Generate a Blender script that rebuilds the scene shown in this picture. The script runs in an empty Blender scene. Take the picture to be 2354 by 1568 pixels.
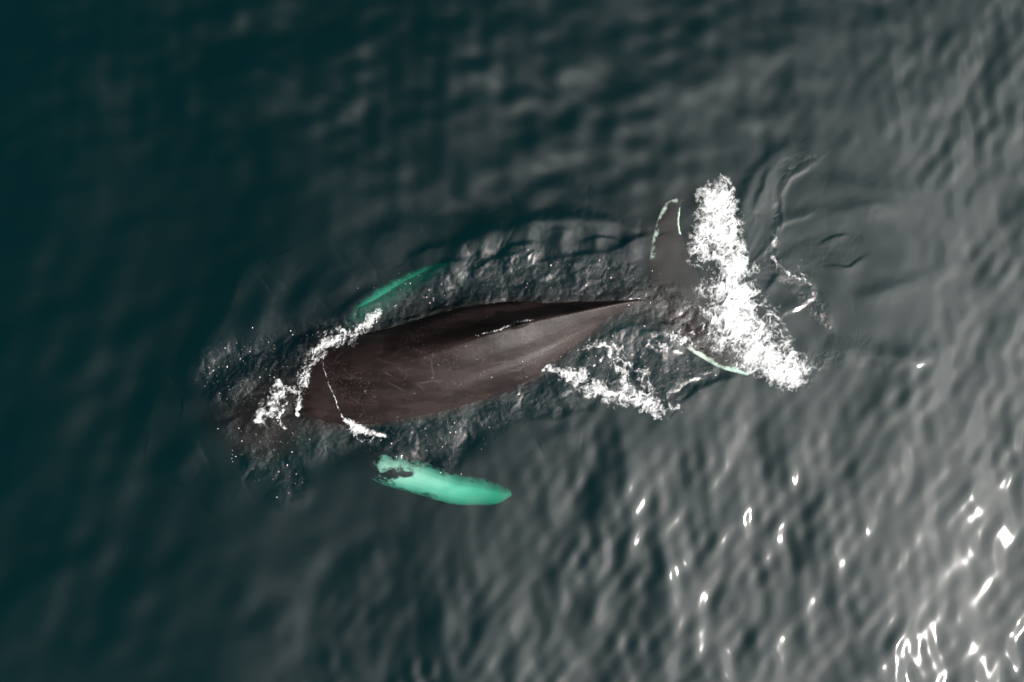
import bpy, math, random
import numpy as np
from mathutils import Vector, kdtree
from mathutils.bvhtree import BVHTree

# ------------------------------------------------------------------ camera, sky, sun, exposure
sc = bpy.context.scene
FW = 26.0                      # metres of sea across the frame
HC = FW * 24.0 / 36.0          # camera height for a 24 mm lens
cam_d = bpy.data.cameras.new("camera"); cam_d.lens = 24.0; cam_d.sensor_width = 36.0
cam_d.clip_end = 3000.0
cam = bpy.data.objects.new("camera", cam_d); sc.collection.objects.link(cam)
cam.location = (0, 0, HC); cam.rotation_euler = (0, 0, 0)
sc.camera = cam

SUN_ZEN, SUN_AZ = 50.0, -31.0          # degrees; azimuth counter-clockwise from +X
GLOW_ZEN, GLOW_AZ = 58.0, -25.0
def direction(zen, az):
    z, a = math.radians(zen), math.radians(az)
    return Vector((math.sin(z)*math.cos(a), math.sin(z)*math.sin(a), math.cos(z)))
SUN = direction(SUN_ZEN, SUN_AZ); GLOW = direction(GLOW_ZEN, GLOW_AZ)

world = bpy.data.worlds.new("World"); sc.world = world; world.use_nodes = True
nt = world.node_tree; nt.nodes.clear()
W = nt.nodes.new; LK = nt.links.new
sky = W("ShaderNodeTexSky"); sky.sky_type = 'NISHITA'; sky.sun_disc = False
sky.sun_elevation = math.radians(90-SUN_ZEN)
sky.sun_rotation = math.radians(90-SUN_AZ); sky.dust_density = 4.0
tc = W("ShaderNodeTexCoord")
dot = W("ShaderNodeVectorMath"); dot.operation = 'DOT_PRODUCT'; dot.inputs[1].default_value = GLOW
LK(tc.outputs['Generated'], dot.inputs[0])
ac = W("ShaderNodeMath"); ac.operation = 'ARCCOSINE'; LK(dot.outputs['Value'], ac.inputs[0])
dv = W("ShaderNodeMath"); dv.operation = 'DIVIDE'; LK(ac.outputs[0], dv.inputs[0]); dv.inputs[1].default_value = math.radians(29.5)
sq = W("ShaderNodeMath"); sq.operation = 'MULTIPLY'; LK(dv.outputs[0], sq.inputs[0]); LK(dv.outputs[0], sq.inputs[1])
ng = W("ShaderNodeMath"); ng.operation = 'MULTIPLY'; LK(sq.outputs[0], ng.inputs[0]); ng.inputs[1].default_value = -0.5
ex = W("ShaderNodeMath"); ex.operation = 'EXPONENT'; LK(ng.outputs[0], ex.inputs[0])
cl = W("ShaderNodeTexNoise"); cl.inputs['Scale'].default_value = 5.5; cl.inputs['Detail'].default_value = 5
LK(tc.outputs['Generated'], cl.inputs['Vector'])
cr = W("ShaderNodeMapRange"); LK(cl.outputs['Fac'], cr.inputs['Value'])
cr.inputs['From Min'].default_value = .35; cr.inputs['From Max'].default_value = .65
cr.inputs['To Min'].default_value = .9; cr.inputs['To Max'].default_value = 1.1
m1 = W("ShaderNodeMath"); m1.operation = 'MULTIPLY'; LK(ex.outputs[0], m1.inputs[0]); LK(cr.outputs[0], m1.inputs[1])
m2 = W("ShaderNodeMath"); m2.operation = 'MULTIPLY'; LK(m1.outputs[0], m2.inputs[0]); m2.inputs[1].default_value = 34.0
vs = W("ShaderNodeVectorMath"); vs.operation = 'SCALE'; vs.inputs[0].default_value = (1.0, .985, .955); LK(m2.outputs[0], vs.inputs['Scale'])
ad = W("ShaderNodeVectorMath"); ad.operation = 'ADD'; dim = W("ShaderNodeVectorMath"); dim.operation = 'SCALE'; dim.inputs['Scale'].default_value = .15; LK(sky.outputs[0], dim.inputs[0]); LK(dim.outputs[0], ad.inputs[0]); LK(vs.outputs[0], ad.inputs[1])
bg = W("ShaderNodeBackground"); bg.inputs['Strength'].default_value = 0.055
LK(ad.outputs[0], bg.inputs['Color'])
wo = W("ShaderNodeOutputWorld"); LK(bg.outputs[0], wo.inputs['Surface'])

sun_d = bpy.data.lights.new("sun", 'SUN'); sun_d.energy = 4.8; sun_d.angle = math.radians(0.5); sun_d.color = (1, .965, .92)
sun = bpy.data.objects.new("sun", sun_d); sc.collection.objects.link(sun)
sun.rotation_euler = SUN.to_track_quat('Z', 'Y').to_euler()

sc.view_settings.view_transform = 'Standard'; sc.view_settings.look = 'None'
sc.view_settings.gamma = 1.0; sc.view_settings.exposure = 0.6
sc.cycles.use_adaptive_sampling = False
sc.view_settings.use_curve_mapping = False
sc.cycles.use_denoising = True
sc.cycles.volume_bounces = 0; sc.cycles.max_bounces = 6
sc.cycles.transparent_max_bounces = 24
sc.cycles.sample_clamp_indirect = 4.0
sc.cycles.caustics_reflective = False; sc.cycles.caustics_refractive = False

# ------------------------------------------------------------------ helpers
M = FW / 2353.0                                   # metres per unit of the survey drawing
def P(px, py, z=0.0):
    k = (HC - z) / HC
    return ((px-1176.5)*M*k, (784-py)*M*k, z)
def PX(pts): return np.array([P(a, b)[:2] for a, b in pts])

_rng = np.random.RandomState(11)
_perm = _rng.permutation(256); _perm = np.concatenate([_perm, _perm])
_ang = _rng.rand(256)*2*np.pi; _gx = np.cos(_ang); _gy = np.sin(_ang)
def perlin(x, y, seed=0):
    x = x + seed*17.37; y = y - seed*9.71
    xi = np.floor(x).astype(np.int64); yi = np.floor(y).astype(np.int64)
    xf = x-xi; yf = y-yi; xi &= 255; yi &= 255
    u = xf*xf*xf*(xf*(xf*6-15)+10); v = yf*yf*yf*(yf*(yf*6-15)+10)
    def g(a, b, dx, dy):
        h = _perm[_perm[a & 255] + (b & 255)]; return _gx[h]*dx + _gy[h]*dy
    n00 = g(xi, yi, xf, yf); n10 = g(xi+1, yi, xf-1, yf)
    n01 = g(xi, yi+1, xf, yf-1); n11 = g(xi+1, yi+1, xf-1, yf-1)
    return 1.5*((n00*(1-u)+n10*u)*(1-v) + (n01*(1-u)+n11*u)*v)
def fbm(x, y, seed=0, octs=4, gain=.5, lac=2.03):
    s = 0; a = 1.0
    for i in range(octs):
        s = s + a*perlin(x, y, seed+i*3.1); x = x*lac; y = y*lac; a *= gain
    return s
def sstep(a, b, x):
    t = np.clip((x-a)/(b-a), 0, 1); return t*t*(3-2*t)
def polydist(x, y, pts, closed=False):
    """distance to a polyline and the place along it, 0..1"""
    n = len(pts); best = np.full(x.shape, 1e9); par = np.zeros(x.shape); side = np.zeros(x.shape)
    segs = [(pts[i], pts[(i+1) % n]) for i in range(n if closed else n-1)]
    L = [np.hypot(*(b-a)) for a, b in segs]; T = sum(L); acc = 0
    for (a, b), l in zip(segs, L):
        d = (b-a)/max(l, 1e-9); rx = x-a[0]; ry = y-a[1]
        t = np.clip(rx*d[0]+ry*d[1], 0, l); ex_ = rx-d[0]*t; ey_ = ry-d[1]*t
        q = np.sqrt(ex_*ex_+ey_*ey_); m = q < best
        best = np.where(m, q, best); par = np.where(m, (acc+t)/T, par)
        side = np.where(m, d[0]*ry-d[1]*rx, side); acc += l
    return best, par, np.sign(side)
def inside(x, y, pts):
    c = np.zeros(x.shape, bool); n = len(pts)
    for i in range(n):
        (x1, y1), (x2, y2) = pts[i], pts[(i+1) % n]
        if y1 == y2: continue
        m = (y1 > y) != (y2 > y)
        c ^= m & (x < (x2-x1)*(y-y1)/(y2-y1)+x1)
    return c
def polysdf(x, y, pts):
    d, _, _ = polydist(x, y, pts, True); return np.where(inside(x, y, pts), d, -d)
def spline(pts, n=6):
    """Catmull-Rom through the points"""
    p = [np.array(q, float) for q in pts]; p = [2*p[0]-p[1]]+p+[2*p[-1]-p[-2]]; out = []
    for i in range(1, len(p)-2):
        for k in range(n):
            t = k/n
            out.append(.5*((2*p[i])+(-p[i-1]+p[i+1])*t+(2*p[i-1]-5*p[i]+4*p[i+1]-p[i+2])*t*t+(-p[i-1]+3*p[i]-3*p[i+1]+p[i+2])*t**3))
    out.append(p[-2]); return np.array(out)

def tag(o, label=None, cat=None, group=None, kind=None):
    if label: o['label'] = label
    if cat: o['category'] = cat
    if group: o['group'] = group
    if kind: o['kind'] = kind
    return o
def mesh_np(name, V, F, mat, attrs=None, smooth=True):
    me = bpy.data.meshes.new(name); F = np.asarray(F, np.int32); k = F.shape[1]
    me.vertices.add(len(V)); me.vertices.foreach_set('co', np.asarray(V, np.float32).ravel())
    me.loops.add(F.size); me.loops.foreach_set('vertex_index', F.ravel())
    me.polygons.add(len(F)); me.polygons.foreach_set('loop_start', np.arange(0, F.size, k, dtype=np.int32))
    me.polygons.foreach_set('use_smooth', np.full(len(F), smooth))
    me.update(calc_edges=True)
    for a, v in (attrs or {}).items():
        if v.ndim == 1:
            me.attributes.new(a, 'FLOAT', 'POINT').data.foreach_set('value', v.astype(np.float32))
        else:
            me.attributes.new(a, 'FLOAT_COLOR', 'POINT').data.foreach_set('color', v.astype(np.float32).ravel())
    if mat: me.materials.append(mat)
    o = bpy.data.objects.new(name, me); sc.collection.objects.link(o); return o

def new_mat(name):
    m = bpy.data.materials.new(name); m.use_nodes = True; m.node_tree.nodes.clear(); return m, m.node_tree.nodes.new, m.node_tree.links.new
def attr(N, name):
    a = N("ShaderNodeAttribute"); a.attribute_name = name; return a

# ------------------------------------------------------------------ materials
def water_material():
    m, N, L = new_mat("sea water")
    at = attr(N, "chop"); geo = N("ShaderNodeTexCoord")
    n1 = N("ShaderNodeTexNoise"); n1.inputs['Scale'].default_value = 9.0; n1.inputs['Detail'].default_value = 5; n1.inputs['Roughness'].default_value = .62
    n1.inputs['Distortion'].default_value = .6
    L(geo.outputs['Object'], n1.inputs['Vector'])
    b = N("ShaderNodeBump"); b.inputs['Distance'].default_value = .030; L(n1.outputs['Fac'], b.inputs['Height']); L(at.outputs['Fac'], b.inputs['Strength'])
    fr = N("ShaderNodeFresnel"); gm = N("ShaderNodeNewGeometry"); io = N("ShaderNodeMapRange"); io.inputs['To Min'].default_value = 1.9; io.inputs['To Max'].default_value = 1/1.9
    L(gm.outputs['Backfacing'], io.inputs['Value']); L(io.outputs[0], fr.inputs['IOR']); L(b.outputs[0], fr.inputs['Normal'])
    gl = N("ShaderNodeBsdfGlossy"); gl.inputs['Roughness'].default_value = .075; L(b.outputs[0], gl.inputs['Normal'])
    tr = N("ShaderNodeBsdfTransparent")
    mx = N("ShaderNodeMixShader"); L(fr.outputs[0], mx.inputs[0]); L(tr.outputs[0], mx.inputs[1]); L(gl.outputs[0], mx.inputs[2])
    vs_ = N("ShaderNodeVolumeScatter"); va = N("ShaderNodeVolumeAbsorption"); add = N("ShaderNodeAddShader")
    S = (0.002, 0.031, 0.045); A = (1.5, .50, .62)
    ds = max(S); vs_.inputs['Density'].default_value = ds; vs_.inputs['Color'].default_value = (S[0]/ds, S[1]/ds, S[2]/ds, 1)
    # absorption = density * (1 - colour)
    va.inputs['Density'].default_value = 2.2; va.inputs['Color'].default_value = (1-A[0]/2.2, 1-A[1]/2.2, 1-A[2]/2.2, 1)
    L(vs_.outputs[0], add.inputs[0]); L(va.outputs[0], add.inputs[1])
    o = N("ShaderNodeOutputMaterial"); L(mx.outputs[0], o.inputs['Surface']); L(add.outputs[0], o.inputs['Volume'])
    return m
def whale_material():
    m, N, L = new_mat("whale skin")
    c = attr(N, "pale"); tcn = N("ShaderNodeTexCoord")
    mp = N("ShaderNodeMapping"); mp.inputs['Rotation'].default_value = (0, 0, math.radians(-14)); mp.inputs['Scale'].default_value = (.45, 1.3, 1)
    L(tcn.outputs['Object'], mp.inputs['Vector'])
    n1 = N("ShaderNodeTexNoise"); n1.inputs['Scale'].default_value = 1.6; n1.inputs['Detail'].default_value = 8; n1.inputs['Roughness'].default_value = .6; L(mp.outputs[0], n1.inputs['Vector'])
    r1 = N("ShaderNodeValToRGB"); r1.color_ramp.elements[0].position = .40; r1.color_ramp.elements[1].position = .56
    r1.color_ramp.elements[0].color = (.008, .0050, .0048, 1); r1.color_ramp.elements[1].color = (.0225, .0158, .0150, 1); L(n1.outputs['Fac'], r1.inputs[0])
    # pale scars: speckled clusters and thin scratches
    n2 = N("ShaderNodeTexNoise"); n2.inputs['Scale'].default_value = 16; n2.inputs['Detail'].default_value = 6; n2.inputs['Roughness'].default_value = .7; L(tcn.outputs['Object'], n2.inputs['Vector'])
    n3 = N("ShaderNodeTexNoise"); n3.inputs['Scale'].default_value = 1.1; n3.inputs['Detail'].default_value = 2; L(tcn.outputs['Object'], n3.inputs['Vector'])
    mr2 = N("ShaderNodeMapRange"); L(n2.outputs['Fac'], mr2.inputs['Value']); mr2.inputs['From Min'].default_value = .54; mr2.inputs['From Max'].default_value = .64
    mr3 = N("ShaderNodeMapRange"); L(n3.outputs['Fac'], mr3.inputs['Value']); mr3.inputs['From Min'].default_value = .50; mr3.inputs['From Max'].default_value = .62
    sp = N("ShaderNodeMath"); sp.operation = 'MULTIPLY'; L(mr2.outputs[0], sp.inputs[0]); L(mr3.outputs[0], sp.inputs[1])
    sp2 = N("ShaderNodeMath"); sp2.operation = 'MULTIPLY'; L(sp.outputs[0], sp2.inputs[0]); sp2.inputs[1].default_value = .55
    mxs = N("ShaderNodeMixRGB"); L(sp2.outputs[0], mxs.inputs[0]); L(r1.outputs[0], mxs.inputs[1]); mxs.inputs[2].default_value = (.085, .065, .062, 1)
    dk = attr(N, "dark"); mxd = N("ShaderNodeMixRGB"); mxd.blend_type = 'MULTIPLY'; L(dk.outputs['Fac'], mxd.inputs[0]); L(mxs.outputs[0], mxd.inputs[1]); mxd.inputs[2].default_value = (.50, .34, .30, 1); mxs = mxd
    scr = attr(N, "scar"); mxv = N("ShaderNodeMixRGB"); L(scr.outputs['Fac'], mxv.inputs[0]); L(mxs.outputs[0], mxv.inputs[1]); mxv.inputs[2].default_value = (.10, .08, .078, 1); mxs = mxv
    # white of flippers and fluke edges, broken by noise
    n4 = N("ShaderNodeTexNoise"); n4.inputs['Scale'].default_value = 6.0; n4.inputs['Detail'].default_value = 7; n4.inputs['Roughness'].default_value = .62; L(tcn.outputs['Object'], n4.inputs['Vector'])
    s4 = N("ShaderNodeMath"); s4.operation = 'SUBTRACT'; L(n4.outputs['Fac'], s4.inputs[0]); s4.inputs[1].default_value = .5
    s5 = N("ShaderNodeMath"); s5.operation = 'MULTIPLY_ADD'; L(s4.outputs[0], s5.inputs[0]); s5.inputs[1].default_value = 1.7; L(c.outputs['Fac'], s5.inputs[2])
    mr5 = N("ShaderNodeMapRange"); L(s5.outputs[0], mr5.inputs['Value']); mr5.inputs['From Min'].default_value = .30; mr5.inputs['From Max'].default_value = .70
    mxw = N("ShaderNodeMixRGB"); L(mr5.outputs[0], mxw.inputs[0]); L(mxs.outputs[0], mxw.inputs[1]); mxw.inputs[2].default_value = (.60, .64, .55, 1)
    bs = N("ShaderNodeBsdfPrincipled"); L(mxw.outputs[0], bs.inputs['Base Color']); bs.inputs['IOR'].default_value = 1.36; bs.inputs['Specular IOR Level'].default_value = .30
    rr = N("ShaderNodeMapRange"); L(n1.outputs['Fac'], rr.inputs['Value']); rr.inputs['To Min'].default_value = .60; rr.inputs['To Max'].default_value = .36
    L(rr.outputs[0], bs.inputs['Roughness'])
    bn = N("ShaderNodeBump"); bn.inputs['Distance'].default_value = .02; bn.inputs['Strength'].default_value = .5
    n6 = N("ShaderNodeTexNoise"); n6.inputs['Scale'].default_value = 5; n6.inputs['Detail'].default_value = 8; n6.inputs['Roughness'].default_value = .65; L(tcn.outputs['Object'], n6.inputs['Vector']); L(n6.outputs['Fac'], bn.inputs['Height'])
    L(bn.outputs[0], bs.inputs['Normal'])
    o = N("ShaderNodeOutputMaterial"); L(bs.outputs[0], o.inputs['Surface']); return m
def foam_material():
    m, N, L = new_mat("sea foam")
    d = attr(N, "foam"); tcn = N("ShaderNodeTexCoord")
    n = N("ShaderNodeTexNoise"); n.inputs['Scale'].default_value = 7; n.inputs['Detail'].default_value = 6; n.inputs['Roughness'].default_value = .66; n.inputs['Distortion'].default_value = 1.4
    L(tcn.outputs['Object'], n.inputs['Vector'])
    s = N("ShaderNodeMath"); s.operation = 'SUBTRACT'; L(n.outputs['Fac'], s.inputs[0]); s.inputs[1].default_value = .5
    ma = N("ShaderNodeMath"); ma.operation = 'MULTIPLY_ADD'; L(s.outputs[0], ma.inputs[0]); ma.inputs[1].default_value = 1.7; L(d.outputs['Fac'], ma.inputs[2])
    mr = N("ShaderNodeMapRange"); L(ma.outputs[0], mr.inputs['Value']); mr.inputs['From Min'].default_value = .18; mr.inputs['From Max'].default_value = 1.15; mr.inputs['To Max'].default_value = 1.0
    df = N("ShaderNodeBsdfDiffuse"); df.inputs['Color'].default_value = (.80, .82, .83, 1)
    bn = N("ShaderNodeBump"); bn.inputs['Distance'].default_value = .015; bn.inputs['Strength'].default_value = .5; L(n.outputs['Fac'], bn.inputs['Height']); L(bn.outputs[0], df.inputs['Normal'])
    tr = N("ShaderNodeBsdfTransparent"); mx = N("ShaderNodeMixShader")
    L(mr.outputs[0], mx.inputs[0]); L(tr.outputs[0], mx.inputs[1]); L(df.outputs[0], mx.inputs[2])
    o = N("ShaderNodeOutputMaterial"); L(mx.outputs[0], o.inputs['Surface']); return m
def plain(name, col, rough=.9):
    m, N, L = new_mat(name); b = N("ShaderNodeBsdfPrincipled"); b.inputs['Roughness'].default_value = rough
    n = N("ShaderNodeTexNoise"); n.inputs['Scale'].default_value = 2.5; r = N("ShaderNodeValToRGB"); L(n.outputs['Fac'], r.inputs[0])
    r.color_ramp.elements[0].color = (*[c*.8 for c in col], 1); r.color_ramp.elements[1].color = (*col, 1); L(r.outputs[0], b.inputs['Base Color'])
    o = N("ShaderNodeOutputMaterial"); L(b.outputs[0], o.inputs['Surface']); return m
MW, MS, MF = water_material(), whale_material(), foam_material()
MD = plain("spray", (.85, .86, .86), .4)

# ------------------------------------------------------------------ the sea surface as a height function
def wave_set(seed, ang, spread, lmin, lmax, n, slope):
    r = np.random.RandomState(seed); out = []
    for i in range(n):
        lam = lmin*(lmax/lmin)**((i+r.rand())/n); a = math.radians(ang + spread*r.randn()*.6)
        k = 2*math.pi/lam; s = slope*math.sqrt(2.0/n)*(0.6+.8*r.rand())*(lam/lmax)**-.0
        out.append((k*math.cos(a), k*math.sin(a), r.rand()*6.283, s/k))
    return out
SETS = dict(
    right=wave_set(1, -12, 54, .38, 2.7, 90, .155),
    top=wave_set(2, 66, 80, .50, 3.2, 70, .165),
    left=wave_set(3, 125, 60, .7, 3.4, 40, .16),
    swell=wave_set(4, 20, 80, 4.0, 9.0, 10, .045))
def sumw(ws, x, y):
    h = np.zeros(x.shape)
    for kx, ky, p, a in ws: h += a*np.sin(kx*x+ky*y+p)
    return h

# outlines of rough, churned water (drawn units)
CHOP = [
    (.30, .15, [(850,1055),(900,1060),(1000,1095),(1060,1115),(1010,1135),(930,1115),(870,1085)]),
    (.75, .45, [(470,850),(540,790),(640,770),(700,760),(690,830),(670,900),(690,960),(800,1000),(860,1040),(780,1050),(700,1060),(700,1120),(655,1140),(620,1100),(560,1090),(530,1010),(490,950)]),
    (.62, .30, [(455,850),(470,800),(540,785),(640,765),(700,745),(790,720),(860,690),(960,640),(1060,600),(1060,560),(1200,560),(1330,580),(1450,600),(1500,640),(1560,660),(1620,700),(1650,760),(1640,830),(1690,862),(1610,893),(1560,938),(1500,940),(1400,930),(1240,960),(1100,1000),(1060,1060),(1000,1100),(900,1075),(860,1050),(800,1045),(700,1060),(700,1130),(655,1150),(620,1110),(560,1100),(540,1010),(500,960),(465,900)]),
    (1.0, .12, [(1880,368),(1840,345),(1800,360),(1785,420),(1765,520),(1752,600),(1790,640),(1850,720),(1910,765),(1920,745),(1880,660),(1800,600),(1785,545),(1800,510),(1796,450),(1815,405)]),
    (.35, .30, [(1790,560),(1900,520),(1990,530),(1980,600),(1900,620),(1840,640),(1800,600)]),
    (.35, .15, [(1905,790),(1970,760),(2040,770),(2030,800),(1950,805)]),
    (.6, .25, [(1840,790),(1960,810),(1900,870),(1850,880)]),
]
CHOP = [(a, b, PX(p), 1.0 if PX(p)[:, 0].mean() < P(1690, 0)[0] else .22) for a, b, p in CHOP]
# long smooth crests and creases: (points, width left, width right, height)
RIDGES = [
    ([(430,890),(442,840),(470,795),(510,755),(535,715),(552,660),(575,618),(610,600)], .30, .6, .095),
    ([(345,985),(360,925),(400,880)], .3, .6, .045),
    ([(1232,600),(1214,560),(1226,524)], .18, .22, .045),
    ([(1305,596),(1288,562),(1300,526)], .20, .24, .045),
    ([(1385,592),(1366,560),(1376,526)], .18, .22, .040),
    ([(1462,600),(1444,566),(1452,534)], .16, .22, .040),
    ([(1128,610),(1108,580),(1118,548)], .16, .20, .045),
    ([(1180,650),(1166,622),(1180,596)], .14, .18, .035),
    ([(1336,640),(1320,616),(1334,596)], .14, .18, .035),
    ([(1052,650),(1040,622),(1052,600)], .16, .20, .04),
    ([(575,790),(600,730),(620,680),(650,650)], .35, .45, .055),
    ([(660,740),(700,690),(740,640),(790,600)], .30, .40, .055),
    ([(745,700),(800,650),(860,620)], .25, .35, .045),
    ([(470,760),(500,700),(530,650)], .35, .4, .035),
    ([(850,600),(890,540),(960,500)], .35, .5, .05),
    ([(1180,470),(1260,440),(1350,440)], .3, .5, .05),
    ([(1390,590),(1450,560),(1500,545)], .12, .35, .06),
    ([(980,640),(1020,610),(1080,600)], .10, .30, .05),
    ([(1140,600),(1180,570),(1230,560)], .08, .25, .045),
    ([(1330,560),(1390,550),(1440,565)], .08, .25, .045),
    ([(400,1110),(430,1060),(470,1040)], .35, .4, .045),
    ([(480,1180),(520,1120),(560,1100)], .35, .4, .04),
    ([(1040,600),(1060,572),(1100,545),(1150,535),(1172,545)], .26, .33, .12),
    ([(1172,570),(1180,545),(1205,522),(1250,511),(1330,511),(1400,517),(1470,528)], .24, .32, .13),
    ([(1240,540),(1300,532),(1360,545)], .10, .3, .03),
    ([(940,598),(985,575),(1035,566)], .12, .35, .045),
    ([(1080,640),(1110,610),(1170,590),(1240,585)], .10, .3, .05),
    ([(1260,600),(1330,590),(1400,585)], .10, .3, .045),
    ([(775,735),(820,695),(870,665)], .15, .3, .04),
    ([(660,820),(690,790),(740,760)], .12, .35, .05),
    ([(1700,540),(1712,470),(1740,400),(1790,350),(1830,330)], .2, .3, .06),
    ([(1735,490),(1752,440),(1775,385)], .12, .22, .055),
    ([(1880,368),(1840,392),(1812,415),(1795,455),(1800,505)], .08, .30, .035),
    ([(1870,488),(1830,502),(1800,514),(1783,545)], .07, .18, .028),
    ([(1760,670),(1785,640),(1815,622)], .08, .16, .025),
    ([(1868,655),(1866,682),(1835,704),(1790,726)], .07, .28, .040),
    ([(1872,690),(1895,720),(1918,765)], .09, .25, .028),
    ([(1900,780),(1960,808),(2040,822),(2110,822),(2170,795)], .26, .24, .055),
    ([(1890,560),(1920,545),(1950,540)], .03, .12, .02),
    ([(1900,610),(1950,615),(1985,590)], .03, .14, .02),
    ([(1560,938),(1585,912),(1612,895),(1650,882),(1700,868)], .12, .40, .055),
    ([(1900,420),(2000,440),(2110,450)], .3,.35,.05),
    ([(1900,500),(2010,475),(2120,490)], .22, .30, .040),
    ([(1960,690),(2050,665),(2130,640)], .22, .30, .040),
    ([(1240,1030),(1300,1000),(1340,1005)], .25, .35, .04),
    ([(880,1090),(960,1118),(1010,1130),(1060,1118)], .07, .10, .03),
    ([(620,1125),(650,1155),(690,1150),(710,1120)], .15, .2, .03),
]
RIDGES = [(spline(PX(p), 5), a, b, h) for p, a, b, h in RIDGES]
SLICK = PX([(1720,420),(1790,350),(1900,340),(2050,400),(2140,500),(2150,620),(2130,740),(2040,810),(1920,790),(1830,720),(1740,600)])
SLICK2 = PX([(1610,900),(1700,870),(1850,900),(1990,860),(1960,1000),(1700,1020),(1500,1060),(1450,980),(1560,945)])
HALO = PX([(480,820),(560,720),(760,640),(900,600),(1200,520),(1500,500),(1580,430),(1720,400),(1760,600),(1950,850),(1700,900),(1550,960),(1250,1060),(1180,1180),(900,1180),(700,1180),(560,1100),(470,960)])

def local(x, y, pts, pad):
    lo = pts.min(0)-pad; hi = pts.max(0)+pad
    return (x > lo[0]) & (x < hi[0]) & (y > lo[1]) & (y < hi[1])
def chop_field(x, y):
    c = np.zeros(x.shape); g = np.zeros(x.shape)
    wx = x + .12*fbm(x*1.7, y*1.7, 5, 3); wy = y + .12*fbm(x*1.7, y*1.7, 9, 3)
    for amt, soft, poly, gf in CHOP:
        m = local(x, y, poly, .8)
        if m.any():
            d = polysdf(wx[m], wy[m], poly); e = amt*sstep(-soft*.5, soft, d); c[m] = np.maximum(c[m], e); g[m] = np.maximum(g[m], e*gf)
    return c, g
def sea(x, y):
    """height of the surface and the strength of the fine chop"""
    x = np.asarray(x, float); y = np.asarray(y, float)
    far = sstep(30, 14, np.maximum(np.abs(x), np.abs(y)*1.2))
    u = x/13.0; v = y/8.67
    wr = sstep(-.25, .55, u-.55*v-.05); wt = sstep(-.45, .25, u*.5+v*.9-.05)*(1-wr*.75); wl = np.clip(1-wr-wt, 0, 1)
    env = .75+.5*fbm(x*.23, y*.23, 3, 2)
    h = wr*sumw(SETS['right'], x, y) + wt*sumw(SETS['top'], x, y) + wl*sumw(SETS['left'], x, y)
    halo = np.zeros(x.shape); m = local(x, y, HALO, 1.5)
    if m.any(): halo[m] = sstep(-.9, .6, polysdf(x[m], y[m], HALO))
    sl = np.zeros(x.shape)
    for S_, q_ in ((SLICK, 1.0), (SLICK2, .5)):
        m = local(x, y, S_, 1.5)
        if m.any(): sl[m] = np.maximum(sl[m], q_*sstep(-1.0, .7, polysdf(x[m], y[m], S_)))
    h = h*env*(.45+.55*sstep(-1.0, -.15, u+.25*v*0))*(1-.35*halo)*(1-.90*sl)*(.25+.75*far) + sumw(SETS['swell'], x, y)*.8*(1-.6*halo)
    # faint curved streaks inside the slick
    m = sl > .01
    if m.any():
        cx, cy = P(1700, 640)[:2]; rx = x[m]-cx; ry = y[m]-cy; r = np.hypot(rx, ry); th = np.arctan2(ry, rx)
        h[m] += sl[m]*(.016*fbm(th*3.2+.25*r, r*.5, 31, 2)+.006*np.sin(r*5.5+3*fbm(x[m]*.4, y[m]*.4, 33, 2)))
    for pts, wa, wb, hh in RIDGES:
        m = local(x, y, pts, 3*max(wa, wb))
        if not m.any(): continue
        xx = x[m]+.03*fbm(x[m]*3, y[m]*3, 41, 2); yy = y[m]+.03*fbm(x[m]*3, y[m]*3, 47, 2)
        d, t, s = polydist(xx, yy, pts)
        w = np.where(s > 0, wa, wb); taper = np.sin(np.pi*np.clip(t*.96+.02, 0, 1))**.6
        h[m] += hh*taper*np.exp(-(d/w)**2)
    c, g = chop_field(x, y)
    m = c > .003
    if m.any():
        xx = x[m]; yy = y[m]; qx = xx+.10*perlin(xx*3, yy*3, 61); qy = yy+.10*perlin(xx*3, yy*3, 67)
        r1 = 1-np.abs(perlin(qx*1.9, qy*2.6, 71))*2
        h[m] += g[m]*(.030*r1*perlin(qx*.9, qy*.9, 75) + .085*perlin(qx*1.1, qy*1.4, 73) - .020*(1-2*np.abs(perlin(qx*2.2, qy*2.7, 79))) - .012*(1-2*np.abs(perlin(qx*5, qy*5.8, 83))) + .004*perlin(qx*12, qy*12, 87))
    return h, c

def build_sea():
    def axis(half, step, far_):
        a = list(np.arange(0, half, step)); d = step
        while a[-1] < far_: d *= 1.16; a.append(a[-1]+d)
        a = np.array(a); return np.concatenate([-a[:0:-1], a])
    ax = axis(14.2, .027, 900.0); ay = axis(9.8, .027, 900.0)
    X, Y = np.meshgrid(ax, ay); H, C = sea(X, Y)
    nx, ny = len(ax), len(ay); D = -30.0
    V = np.stack([X, Y, H], -1).reshape(-1, 3); C = C.ravel()
    i = np.arange(nx*ny).reshape(ny, nx)
    F = [np.stack([i[:-1, :-1], i[:-1, 1:], i[1:, 1:], i[1:, :-1]], -1).reshape(-1, 4)]
    # closed body of water: walls and bottom
    rim = np.concatenate([i[0, :], i[1:, -1], i[-1, -2::-1], i[-2:0:-1, 0]]); n = len(rim); base = len(V)
    B = V[rim].copy(); B[:, 2] = D; j = np.arange(n); k = (j+1) % n
    F.append(np.stack([rim[k], rim[j], base+j, base+k], -1))
    V = np.concatenate([V, B, [[0, 0, D]]]); C = np.concatenate([C, np.zeros(n+1)])
    ctr = len(V)-1
    # bottom fan as quads made of pairs
    jj = np.arange(0, n-1, 2); F.append(np.stack([np.full(len(jj), ctr), base+(jj+2) % n, base+(jj+1) % n, base+jj], -1))
    if n % 2: raise RuntimeError("odd rim")
    o = mesh_np("water", V, np.concatenate(F), MW, {"chop": C}); tag(o, kind='structure')
    s = mesh_np("seabed", [(-1000,-1000,-29), (1000,-1000,-29), (1000,1000,-29), (-1000,1000,-29)], [[0,1,2,3]], plain("seabed mud", (.03, .035, .03)))
    tag(s, kind='structure')
build_sea()

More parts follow.
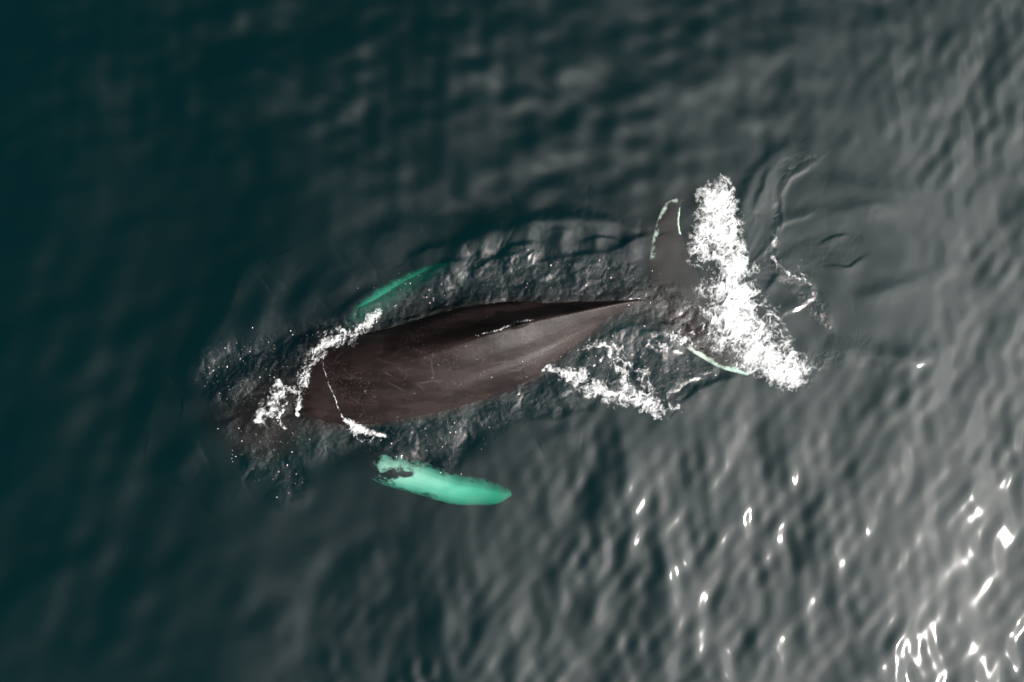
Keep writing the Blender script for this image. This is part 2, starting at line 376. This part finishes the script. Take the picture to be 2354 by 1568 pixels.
# ------------------------------------------------------------------ the whale: one continuous skin
def loft(rings, close=True):
    n = len(rings[0]); V = np.concatenate(rings); F = []
    for a in range(len(rings)-1):
        for b in range(n):
            c = (b+1) % n; F.append((a*n+b, a*n+c, (a+1)*n+c, (a+1)*n+b))
    V = list(map(tuple, V)); T = [(f[0], f[1], f[2], f[3]) for f in F]
    c0 = len(V); V.append(tuple(np.mean(rings[0], 0))); c1 = len(V); V.append(tuple(np.mean(rings[-1], 0)))
    tri = []
    for b in range(n):
        c = (b+1) % n; tri.append((c0, c, b)); m = (len(rings)-1)*n; tri.append((c1, m+b, m+c))
    return V, T+tri

def body_rings():
    # px of station, crest y, upper edge y, lower edge y (drawn at the waterline or widest), crest z, centre z, belly z, keel, waterline?
    st = [
     ( 452, 985, 960,1012,-.50,-.66,-.85, 0, 0),
     ( 480, 978, 915,1045,-.36,-.66,-1.10, 0, 0),
     ( 530, 966, 872,1068,-.11,-.70,-1.50, .08, 0),
     ( 590, 950, 838,1078,-.05,-.72,-1.90, .12, 0),
     ( 650, 935, 812,1064,-.02,-.85,-2.15, .10, 0),
     ( 690, 912, 804,1035, .00,-.74,-2.3, .05, 0),
     ( 725, 895, 803, 962, .16,-.70,-2.4, 0, 1),
     ( 770, 880, 790, 975, .34,-.62,-2.4, 0, 1),
     ( 830, 862, 772, 973, .56,-.58,-2.3, 0, 1),
     ( 900, 842, 755, 966, .72,-.55,-2.2, .12, 1),
     ( 980, 818, 733, 953, .88,-.50,-2.0, .20, 1),
     (1060, 793, 709, 932, .92,-.45,-1.8, .32, 1),
     (1140, 765, 698, 905, .86,-.42,-1.6, .42, 1),
     (1220, 741, 694, 860, .64,-.40,-1.4, .50, 1),
     (1300, 724, 692, 800, .44,-.38,-1.2, .68, 1),
     (1380, 707, 691, 744, .25,-.36,-1.0, .75, 1),
     (1430, 697, 690, 712, .13,-.36,-.92, .75, 1),
     (1475, 690, 640, 745,-.01,-.38,-.85, .65, 0),
     (1530, 690, 622, 768,-.04,-.36,-.75, .5, 0),
     (1590, 692, 630, 760,-.07,-.30,-.60, .3, 0),
     (1625, 692, 678, 706,-.15,-.26,-.45, 0, 0)]
    cols = np.array(st, float); xs = cols[:, 0]
    q = np.concatenate([np.linspace(452, 700, 22)[:-1], np.linspace(700, 1460, 60), np.linspace(1460, 1625, 18)[1:]])
    c = [np.interp(q, xs, cols[:, k]) for k in range(9)]
    # smooth the interpolation a little
    def sm(a):
        b = a.copy()
        for _ in range(3): b[1:-1] = .25*b[:-2]+.5*b[1:-1]+.25*b[2:]
        return b
    c = [c[0]]+[sm(a) for a in c[1:]]
    rings = []; T = np.linspace(0, 2*np.pi, 56, endpoint=False)
    for i in range(len(q)):
        px, yc, yu, yl, zc, z0, zb, keel, wl = [a[i] for a in c]
        hU = zc-z0; hD = z0-zb
        # lateral fraction where the section crosses z = 0
        if zc > .02:
            f = -z0/hU; t0 = math.acos(f); e = (1-keel)*math.sin(t0)+keel*(1-f); e = max(e, .45); e = 1+(e-1)*min(1, wl)
        else: e = 1.0
        wu = (yc-yu)*M/e; wd = (yl-yc)*M/e
        wu = min(wu, 1.9); wd = min(wd, 1.75)
        # section plane is square to the body axis
        a = math.radians(194 if px < 1250 else (194-10*min((px-1250)/200, 1)))
        ax = np.array([math.cos(a), math.sin(a)]); up = np.array([ax[1], -ax[0]]);  up = up if up[1] > 0 else -up
        cx, cy, _ = P(px, yc, 0)
        sh = .0
        ring = []
        for t in T:
            tt = t if t <= np.pi else 2*np.pi-t; side = wu if t > np.pi else wd; sgn = 1 if t > np.pi else -1
            if tt <= np.pi/2:
                s = tt/(np.pi/2); fl = .75+.25*min(1, max(0, (px-660)/80)); lat = (1-keel)*math.sin(tt)+keel*s; z = z0+hU*((1-keel)*math.cos(tt)**fl+keel*(1-s))
                hol = math.exp(-((px-1150)/200)**2)
                if t > np.pi: z -= .17*hol*math.sin(math.pi*min(1, s*1.3))**2
                z -= .05*math.exp(-((px-1120)/170)**2)*math.exp(-((s-.34)/.07)**2)*(t < np.pi)
                z += .03*math.exp(-((px-960)/260)**2)*math.exp(-((s-.55)/.10)**2)*(t < np.pi)
            else:
                lat = abs(math.sin(tt))**.85; z = z0+hD*math.cos(tt)
            l = lat*side*sgn
            # slide along y mostly (drawn outline is in y), little shear to be square to the axis
            ring.append((cx+up[0]*l*.35, cy+l, z))
        rings.append(np.array(ring))
    return rings

def blade(spine, n_side=24, dip=0.0, droop=0.0):
    """spine: list of (px,py,z, lead dx,dy, trail dx,dy, thickness) -> closed blade"""
    rings = []
    for (px, py, z, lx, ly, tx, ty, th) in spine:
        c = np.array(P(px, py, z)); a = np.array([lx*M, -ly*M, 0]); b = np.array([tx*M, -ty*M, -dip]); ring = []
        for k in range(n_side):
            t = 2*math.pi*k/n_side; u = (1-math.cos(t))/2      # 0 lead .. 1 trail
            p = c+a*(1-u)+b*u; p[2] += th*.5*math.sin(t)*(1.25-.7*u) - droop*abs(2*u-1)**2.6
            ring.append(p)
        rings.append(np.array(ring))
    return loft(rings)
def resample(sp, n):
    a = spline([s for s in sp], n); return [tuple(r) for r in a]

# flipper spines: leading edge has the species' knobs
def flipper(sp, knob, dip=0.0, droop=0.0):
    r = resample(sp, 7); out = []
    for i, s in enumerate(r):
        s = list(s); k = 1+knob*max(0, math.sin(i*1.25+1))**2; s[3] *= k*1.02; s[4] *= k*1.02; s[5] *= 1.04; s[6] *= 1.04; out.append(tuple(s))
    return blade(out, dip=dip, droop=droop)
LOW_FLIPPER = [(760,1000,-.70, 40,-30,-60,30,.42),(830,1040,-.42, 45,-24,-50,44,.34),(880,1080,-.16, 14,-34,-20,50,.24),(960,1104,-.22, 10,-36,-14,52,.18),
    (1040,1130,-.44, 8,-34,-10,50,.15),(1100,1140,-.74, 4,-36,-8,44,.12),(1145,1147,-1.02, 6,-28,-4,34,.09),(1168,1145,-1.15, 4,-18,-3,20,.06),(1176,1143,-1.25, 2,-8,-2,9,.04)]
UP_FLIPPER = [(760,830,-1.0, -50,-10,50,20,.42),(790,775,-.92, -34,-14,30,24,.32),(830,728,-.86, -24,-26,20,22,.22),(880,690,-1.0, -20,-30,16,24,.17),
    (930,660,-1.25, -16,-28,10,22,.14),(975,635,-1.55, -12,-24,8,18,.11),(1020,615,-1.95, -8,-16,6,12,.08),(1045,604,-1.9, -2,-5,2,5,.05)]
# flukes: from the tail stock outwards; lead = head side, trail = notch side
UP_FLUKE = [(1590,705,-.22, -80,22,60,0,.26),(1568,660,-.16, -74,4,62,6,.20),(1550,615,-.13, -60,-4,54,8,.16),(1540,570,-.11, -46,-2,44,8,.13),
    (1536,530,-.10, -34,-2,30,4,.10),(1541,495,-.10, -27,-4,22,4,.085),(1551,470,-.11, -20,-6,16,0,.07),(1572,457,-.13, -10,-4,5,4,.05)]
LOW_FLUKE = [(1590,690,-.22, -70,10,60,-8,.26),(1606,730,-.14, -76,20,50,-14,.20),(1626,770,-.11, -56,26,40,-18,.16),(1650,800,-.12, -36,26,40,-20,.12),
    (1680,826,-.14, -24,22,34,-20,.10),(1705,846,-.17, -14,12,22,-14,.075),(1728,862,-.22, -6,4,10,-6,.05)]
def fin():
    # small hooked dorsal fin, leaning back, seen edge-on from above
    rings = []
    for k in range(11):
        s = k/10; px = 1130+s*98; py = 763.5-s*25
        base = .60-.10*s; hgt = .30*math.sin(math.pi*min(1, s*1.02)**1.5*.98)**.9+.02; th = .035+.05*math.sin(math.pi*s)
        cx, cy, _ = P(px, py, .8); ring = []
        for j in range(14):
            t = 2*math.pi*j/14; z = base-.12+(hgt+.12)*(.5+.5*math.cos(t)); w = th*math.sin(t)*(1.25-.9*(z-base+.12)/(hgt+.12))
            ring.append((cx+.10*max(0, z-base), cy+w, z))
        rings.append(np.array(ring))
    return loft(rings)

def build_whale():
    V, F = [], []
    for v, f in (loft(body_rings()), flipper(LOW_FLIPPER, .05, .50, .50), flipper(UP_FLIPPER, .08, .22, .22), blade(resample(UP_FLUKE, 6)), blade(resample(LOW_FLUKE, 6)), fin()):
        b = len(V); V += [tuple(p) for p in v]; F += [tuple(i+b for i in q) for q in f]
    me = bpy.data.meshes.new("tmp"); me.from_pydata(V, [], F); me.update()
    import bmesh
    bm = bmesh.new(); bm.from_mesh(me); bmesh.ops.recalc_face_normals(bm, faces=bm.faces); bm.to_mesh(me); bm.free()
    o = bpy.data.objects.new("tmp", me); sc.collection.objects.link(o)
    r = o.modifiers.new("r", 'REMESH'); r.mode = 'VOXEL'; r.voxel_size = .026; r.use_smooth_shade = True
    s = o.modifiers.new("s", 'SMOOTH'); s.factor = .5; s.iterations = 5
    ev = o.evaluated_get(bpy.context.evaluated_depsgraph_get()); m2_ = bpy.data.meshes.new_from_object(ev)
    bpy.data.objects.remove(o); m2_.name = "whale"
    n = len(m2_.vertices); co = np.zeros(n*3, np.float32); m2_.vertices.foreach_get('co', co); co = co.reshape(-1, 3).astype(float)
    x, y, z = co.T
    # coat pattern: white flippers, white rims on the flukes; underwater edge fade and crease shade painted in
    pale = np.zeros(n)
    def near(sp, a, b, rad, xs, ys):
        pts = PX([(s[0], s[1]) for s in sp]); d, t, _ = polydist(xs, ys, pts); return sstep(rad, rad*.7, d)*sstep(a, b, t)
    kz = HC/(HC-z); X, Y = x*kz, y*kz
    pale = np.maximum(pale, near(LOW_FLIPPER, .06, .34, .95, X, Y)*(z < -.1)*(.25+.75*sstep(P(845, 0)[0], P(880, 0)[0], X+.25*fbm(X*2, Y*2, 17, 3)))*sstep(P(0, 1036)[1], P(0, 1056)[1], Y+.12*fbm(X*2, Y*2, 19, 3)))
    pale = np.maximum(pale, near(UP_FLIPPER, .05, .45, .9, X, Y)*.85*(z < -.4))
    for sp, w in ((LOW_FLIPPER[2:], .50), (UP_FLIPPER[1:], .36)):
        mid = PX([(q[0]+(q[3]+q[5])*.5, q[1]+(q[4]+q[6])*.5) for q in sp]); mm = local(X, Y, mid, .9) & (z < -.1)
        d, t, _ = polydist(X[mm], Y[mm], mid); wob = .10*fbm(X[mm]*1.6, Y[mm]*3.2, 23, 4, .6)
        pale[mm] *= 1-.62*sstep(w*.62, w*1.15, d+wob); pale[mm] -= .22*np.clip(fbm(X[mm]*1.4, Y[mm]*2.6, 29, 3), 0, 1)  # edge fade paints the blur of scattering water into the white; mottling is pigment
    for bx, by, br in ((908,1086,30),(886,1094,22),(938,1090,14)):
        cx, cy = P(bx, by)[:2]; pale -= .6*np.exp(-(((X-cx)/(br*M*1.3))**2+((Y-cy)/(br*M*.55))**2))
    dd, tt, _ = polydist(X, Y, spline(PX([(870,1105),(905,1118),(950,1135),(1000,1142)]), 5)); pale -= .38*sstep(.13, .02, dd)*(z < -.1)  # dark line of the water crease overhead, painted into the flipper colour
    pale = np.maximum(pale, 0)
    rim1 = spline(PX([(1484,612),(1490,575),(1500,528),(1513,486),(1528,462),(1550,454),(1575,456)]), 6)
    rim2 = spline(PX([(1578,458),(1566,480),(1562,510),(1566,545)]), 6)
    rim3 = spline(PX([(1572,785),(1600,812),(1640,838),(1690,856),(1730,864)]), 6)
    for rim, w in ((rim1, .19), (rim2, .09), (rim3, .15)):
        d, t, _ = polydist(X, Y, rim); pale = np.maximum(pale, .63*sstep(w*(1.1+.6*fbm(X*2.2, Y*2.2, 7, 2)), w*.2, d)*sstep(.0, .12, t)*sstep(1.0, .88, t)*(x > P(1470, 0)[0])*(z < -.01))
    rr_ = np.random.RandomState(3); scar = np.zeros(n)
    for k in range(26):
        px0 = 740+rr_.rand()*520; py0 = 860-(px0-760)*.16+rr_.uniform(-45, 75); a0 = math.radians(rr_.choice([20, 40, -30, 150])+rr_.randn()*18); l0 = 12+rr_.rand()*45; bw = rr_.uniform(-6, 6)
        q_ = spline(PX([(px0, py0), (px0+math.cos(a0)*l0*.5+bw, py0-math.sin(a0)*l0*.5+bw), (px0+math.cos(a0)*l0, py0-math.sin(a0)*l0)]), 4)
        mm = local(X, Y, q_, .1); d, t, _ = polydist(X[mm], Y[mm], q_); scar[mm] = np.maximum(scar[mm], rr_.uniform(.08, .32)*sstep(.030, .004, d)*np.sin(np.pi*t)**.5*(z[mm] > 0))
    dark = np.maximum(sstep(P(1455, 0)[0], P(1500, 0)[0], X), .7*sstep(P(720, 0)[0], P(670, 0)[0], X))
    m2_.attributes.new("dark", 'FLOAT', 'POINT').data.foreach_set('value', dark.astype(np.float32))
    m2_.attributes.new("scar", 'FLOAT', 'POINT').data.foreach_set('value', scar.astype(np.float32))
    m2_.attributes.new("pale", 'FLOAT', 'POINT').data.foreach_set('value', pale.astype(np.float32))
    m2_.materials.clear(); m2_.materials.append(MS)
    w = bpy.data.objects.new("humpback_whale", m2_); sc.collection.objects.link(w)
    tag(w, "dark brown humpback whale surfacing with pale flippers and white-edged flukes under water", "whale")
    return w
whale = build_whale()
bvh = BVHTree.FromObject(whale, bpy.context.evaluated_depsgraph_get())
def whale_top(x, y, H):
    out = H.copy()
    for i in range(len(x)):
        hit = bvh.ray_cast(Vector((x[i], y[i], 5)), Vector((0, 0, -1)))[0]
        if hit is not None and hit.z > out[i]: out[i] = hit.z
    return out

# ------------------------------------------------------------------ foam
def foam_sheet(name, label, cat, dens, box, step=.02, lift=.012, height=.04, cut=.06, on_whale=False, kind='stuff'):
    x0, y0, x1, y1 = box; (ax_, ay_, _), (bx_, by_, _) = P(x0, y1), P(x1, y0)
    gx = np.arange(ax_, bx_, step); gy = np.arange(ay_, by_, step); X, Y = np.meshgrid(gx, gy)
    D, Z = dens(X, Y); ny, nx = X.shape; H, _ = sea(X, Y)
    keepf = np.maximum(np.maximum(D[:-1, :-1], D[1:, :-1]), np.maximum(D[:-1, 1:], D[1:, 1:])) > cut
    i = np.arange(nx*ny).reshape(ny, nx); F = np.stack([i[:-1, :-1], i[:-1, 1:], i[1:, 1:], i[1:, :-1]], -1)[keepf]
    used, inv = np.unique(F, return_inverse=True); F = inv.reshape(-1, 4)
    x = X.ravel()[used]; y = Y.ravel()[used]; h = H.ravel()[used]; d = D.ravel()[used]; zz = Z.ravel()[used]
    if on_whale: h = whale_top(x, y, h)
    z = h+lift+height*zz
    o = mesh_np(name, np.stack([x, y, z], -1), F, MF, {"foam": d}); tag(o, label, cat, None, kind); return o

def lace(X, Y, s, seed, warp=.35):
    """0..1 web of foam threads"""
    a = X*s+warp*fbm(X*s*1.1, Y*s*1.1, seed+2, 3); b = Y*s+warp*fbm(X*s*1.1, Y*s*1.1, seed+5, 3)
    r = 1-np.abs(fbm(a, b, seed, 3, .55)); r2 = 1-np.abs(fbm(a*2.3, b*2.3, seed+8, 3, .55))
    return np.clip(.62*r**4+.45*r2**4, 0, 1)

WASH = PX([(1690,384),(1650,400),(1612,435),(1598,480),(1590,530),(1575,580),(1590,640),(1612,690),(1598,712),(1640,755),(1632,800),(1640,822),(1690,845),(1740,862),(1790,888),(1825,892),(1850,872),(1872,856),(1852,820),(1810,768),(1780,720),(1750,670),(1728,620),(1715,570),(1700,500),(1690,440)])
def wash(X, Y):
    wx = X+.16*fbm(X*2.2, Y*2.2, 101, 4, .6); wy = Y+.16*fbm(X*2.2, Y*2.2, 111, 4, .6)
    d = polysdf(wx, wy, WASH); e = sstep(-.26, .30, d)
    web = lace(X, Y, 1.5, 121); big = fbm(X*.9+1.2, Y*.9, 131, 3)
    c = spline(PX([(1640,440),(1665,560),(1690,650),(1700,760),(1790,850),(1830,880)]), 5); dc, t, _ = polydist(X, Y, c)
    core = np.exp(-(dc/.55)**2)
    fine = lace(X, Y, 4.2, 125, .5)
    D = e*(-.30+1.0*web+.45*fine+.62*core+.52*big)
    tip = sstep(P(0,430)[1], P(0,390)[1], Y); D *= 1-.55*tip
    Z = np.clip(D, 0, 1.2)*(.5+.5*web)+.35*core*e+.25*e*fbm(X*5, Y*5, 141, 3)
    return np.clip(D, 0, 1.3)*(d > -.26), Z
foam_sheet("sea_foam", "broad band of thick churned white foam trailing across the whale's tail flukes", "sea foam", wash, (1540,350,1940,930), .018, .015, .05, .16)

def band(path, widths, seed, s=1.8, base=.25, web=.8, core=.6, warp=.16):
    pts = spline(PX([p for p in path]), 5); wv = np.interp(np.linspace(0, 1, 60), np.linspace(0, 1, len(widths)), widths)*M
    def f(X, Y):
        xx = X+warp*fbm(X*2.6, Y*2.6, seed+40, 4, .6); yy = Y+warp*fbm(X*2.6, Y*2.6, seed+50, 4, .6)
        d, t, _ = polydist(xx, yy, pts); w = np.interp(t, np.linspace(0, 1, 60), wv)
        e = sstep(1.0, .25, d/w); L_ = lace(X, Y, s, seed)
        D = e*(base*.6+web*1.1*(L_-.30)+.35*(lace(X, Y, s*2.6, seed+7, .5)-.3)+.75*core*np.exp(-(d/(w*.4))**2)*(.6+.8*fbm(X*2, Y*2, seed+60, 2)))
        return np.clip(D, 0, 1.2), np.clip(D, 0, 1)*(.5+.5*L_)
    return f
def merge(*fs):
    def f(X, Y):
        D = Z = None
        for g in fs:
            d, z = g(X, Y); D = d if D is None else np.maximum(D, d); Z = z if Z is None else np.maximum(Z, z)
        return D, Z
    return f
foam_sheet("foam_streak", "long ragged streak of white foam on the rough water below the whale's tail stock", "foam streak", merge(
    band([(1240,840),(1290,856),(1330,870),(1365,895),(1420,912),(1480,925),(1520,942),(1552,930)], [9,20,30,36,36,34,30,12], 201, 1.8, .5),
    band([(1340,795),(1375,792),(1408,800),(1425,830),(1432,860),(1440,890),(1455,915)], [9,15,26,34,28,20,20], 211),
    band([(1395,815),(1440,825),(1480,880),(1512,905)], [5,10,16,10], 221)), (1220,770,1590,965), .018, .012, .05, .16)
foam_sheet("foam_patch", "small torn patch of white foam between the tail stock and the lower fluke", "foam patch",
    merge(band([(1485,800),(1520,790),(1550,775),(1585,772),(1595,760)], [14,24,28,24,12], 231), band([(1560,750),(1570,770),(1580,790)], [8,12,8], 235), band([(1608,742),(1612,765)], [7,7], 236)), (1460,725,1640,825), .016, .012, .04, .16)
foam_sheet("bow_foam", "curved white foam wave breaking round the front of the whale's bare back", "bow foam",
    merge(band([(868,722),(842,745),(815,768),(790,782),(758,788),(735,808),(712,840),(697,880),(688,920),(684,950)], [16,20,24,30,32,30,26,24,20,8], 241, 2.2, .3, .8, .85, .08),
          band([(745,770),(770,755),(790,765)], [10,14,8], 245)), (650,700,900,970), .014, .012, .06, .15, True)
foam_sheet("blow_foam", "cloudy white burst of foam over the whale's blowhole in front of its back", "foam burst",
    merge(band([(645,880),(640,905),(622,925),(605,950),(600,965)], [18,28,38,40,20], 251, 2.0, .42, .75, .5, .14),
          band([(648,900),(655,935),(648,975)], [10,14,8], 255, 2.6), band([(655,890),(690,905)], [6,9], 256)), (560,840,730,1000), .014, .012, .05, .14)
foam_sheet("side_foam", "short white foam lip at the whale's near flank above the bright flipper", "foam lip",
    merge(band([(797,966),(815,982),(840,993),(868,998),(886,1003)], [10,20,16,15,8], 261, 2.6, .4, .8, .8, .05),
          band([(800,990),(830,1012),(870,1010)], [5,9,6], 264, 3.0, .05, .6, .2)), (780,950,900,1040), .012, .012, .05, .14, True)
foam_sheet("film_edge", "thin beaded white line of water running across the whale's bare back", "water line",
    band([(744,812),(747,835),(760,872),(775,905),(786,940),(796,966)], [3.2,2.6,2.8,2.8,2.6,3.4], 271, 5, .35, .7, .6, .03), (735,800,805,975), .010, .008, .02, .12, True, None)
foam_sheet("fin_spray", "narrow sparkling strip of spray along the whale's low dorsal fin", "spray strip",
    band([(1098,772),(1130,765),(1165,752),(1195,742),(1224,737)], [2,4,4.5,5,3], 281, 5, .25, .9, .5, .03), (1085,725,1240,785), .010, .008, .02, .14, True, None)
foam_sheet("slick_foam", "thin crooked line of foam on the smooth slick right of the big foam band", "foam line",
    merge(band([(1783,540),(1780,560),(1776,590),(1797,618),(1820,632),(1845,646),(1866,654)], [5,8,10,9,10,12,5], 291, 2.6, .12, .8, .45, .06),
          band([(1838,612),(1850,630),(1862,640)], [8,12,6], 294, 3, .0, .8, .1), band([(1866,660),(1866,682),(1840,703)], [5,4,3], 296, 3, .1, .8, .3, .03)), (1755,525,1890,720), .014, .012, .03, .16)

# ------------------------------------------------------------------ droplets and bubbles
def droplets(name, label, cat, clusters, seed):
    r = np.random.RandomState(seed); V, F = [], []
    ico = [(0,0,1),(.89,0,.45),(.28,.85,.45),(-.72,.53,.45),(-.72,-.53,.45),(.28,-.85,.45),(.72,.53,-.45),(-.28,.85,-.45),(-.89,0,-.45),(-.28,-.85,-.45),(.72,-.53,-.45),(0,0,-1)]
    tri = [(0,1,2),(0,2,3),(0,3,4),(0,4,5),(0,5,1),(1,6,2),(2,7,3),(3,8,4),(4,9,5),(5,10,1),(6,7,2),(7,8,3),(8,9,4),(9,10,5),(10,6,1),(11,7,6),(11,8,7),(11,9,8),(11,10,9),(11,6,10)]
    px, py = [], []
    for (cx, cy, sx, sy, rot, n) in clusters:
        n = int(n*.24)
        a = math.radians(rot); u = r.randn(n)*sx; v = r.randn(n)*sy
        px += list(cx+u*math.cos(a)+v*math.sin(a)); py += list(cy-u*math.sin(a)+v*math.cos(a))
    pts = PX(list(zip(px, py))); H, _ = sea(pts[:, 0], pts[:, 1]); H = whale_top(pts[:, 0], pts[:, 1], H)
    for (x, y), h in zip(pts, H):
        s = .004+.012*r.rand()**4; b = len(V); st = 1+r.rand(); an = r.rand()*3.14
        for (a, c, d) in ico:
            q = a*st*s; w = c*s; V.append((x+q*math.cos(an)-w*math.sin(an), y+q*math.sin(an)+w*math.cos(an), h+d*s*.6+.004))
        F += [tuple(i+b for i in t) for t in tri]
    o = mesh_np(name, V, F, MD); tag(o, label, cat, None, 'stuff')
droplets("bubbles", "scattered white bubbles and droplets on the water around the whale's submerged head", "bubbles",
    [(500,850,30,40,40,110),(575,800,45,10,15,70),(560,1030,35,30,0,50),(650,1060,35,30,90,70),(665,1120,20,16,90,20),(620,1000,50,30,0,70),(680,1000,30,20,0,60),(640,860,50,40,30,80),(700,790,40,12,40,40),(540,920,30,60,0,60)], 5)
droplets("spray_drops", "sprinkle of white droplets over the faint green far flipper", "droplets",
    [(915,655,22,18,0,70),(965,640,30,10,30,30),(790,755,25,10,20,50),(985,690,25,8,30,40)], 6)
droplets("foam_specks", "white specks strewn on the rough water between the whale's flank and bright flipper", "specks",
    [(900,1020,40,20,0,80),(1000,1030,60,25,0,60),(1060,980,70,16,10,70),(990,1075,50,12,-10,40)], 7)
droplets("wake_specks", "tiny white specks on the rough water beside the whale's tail stock", "specks",
    [(1300,620,90,18,0,90),(1200,665,120,14,0,90),(1480,700,30,20,0,40),(1560,860,50,30,0,110),(1400,850,80,30,-20,120),(1330,820,50,12,-10,40)], 8)
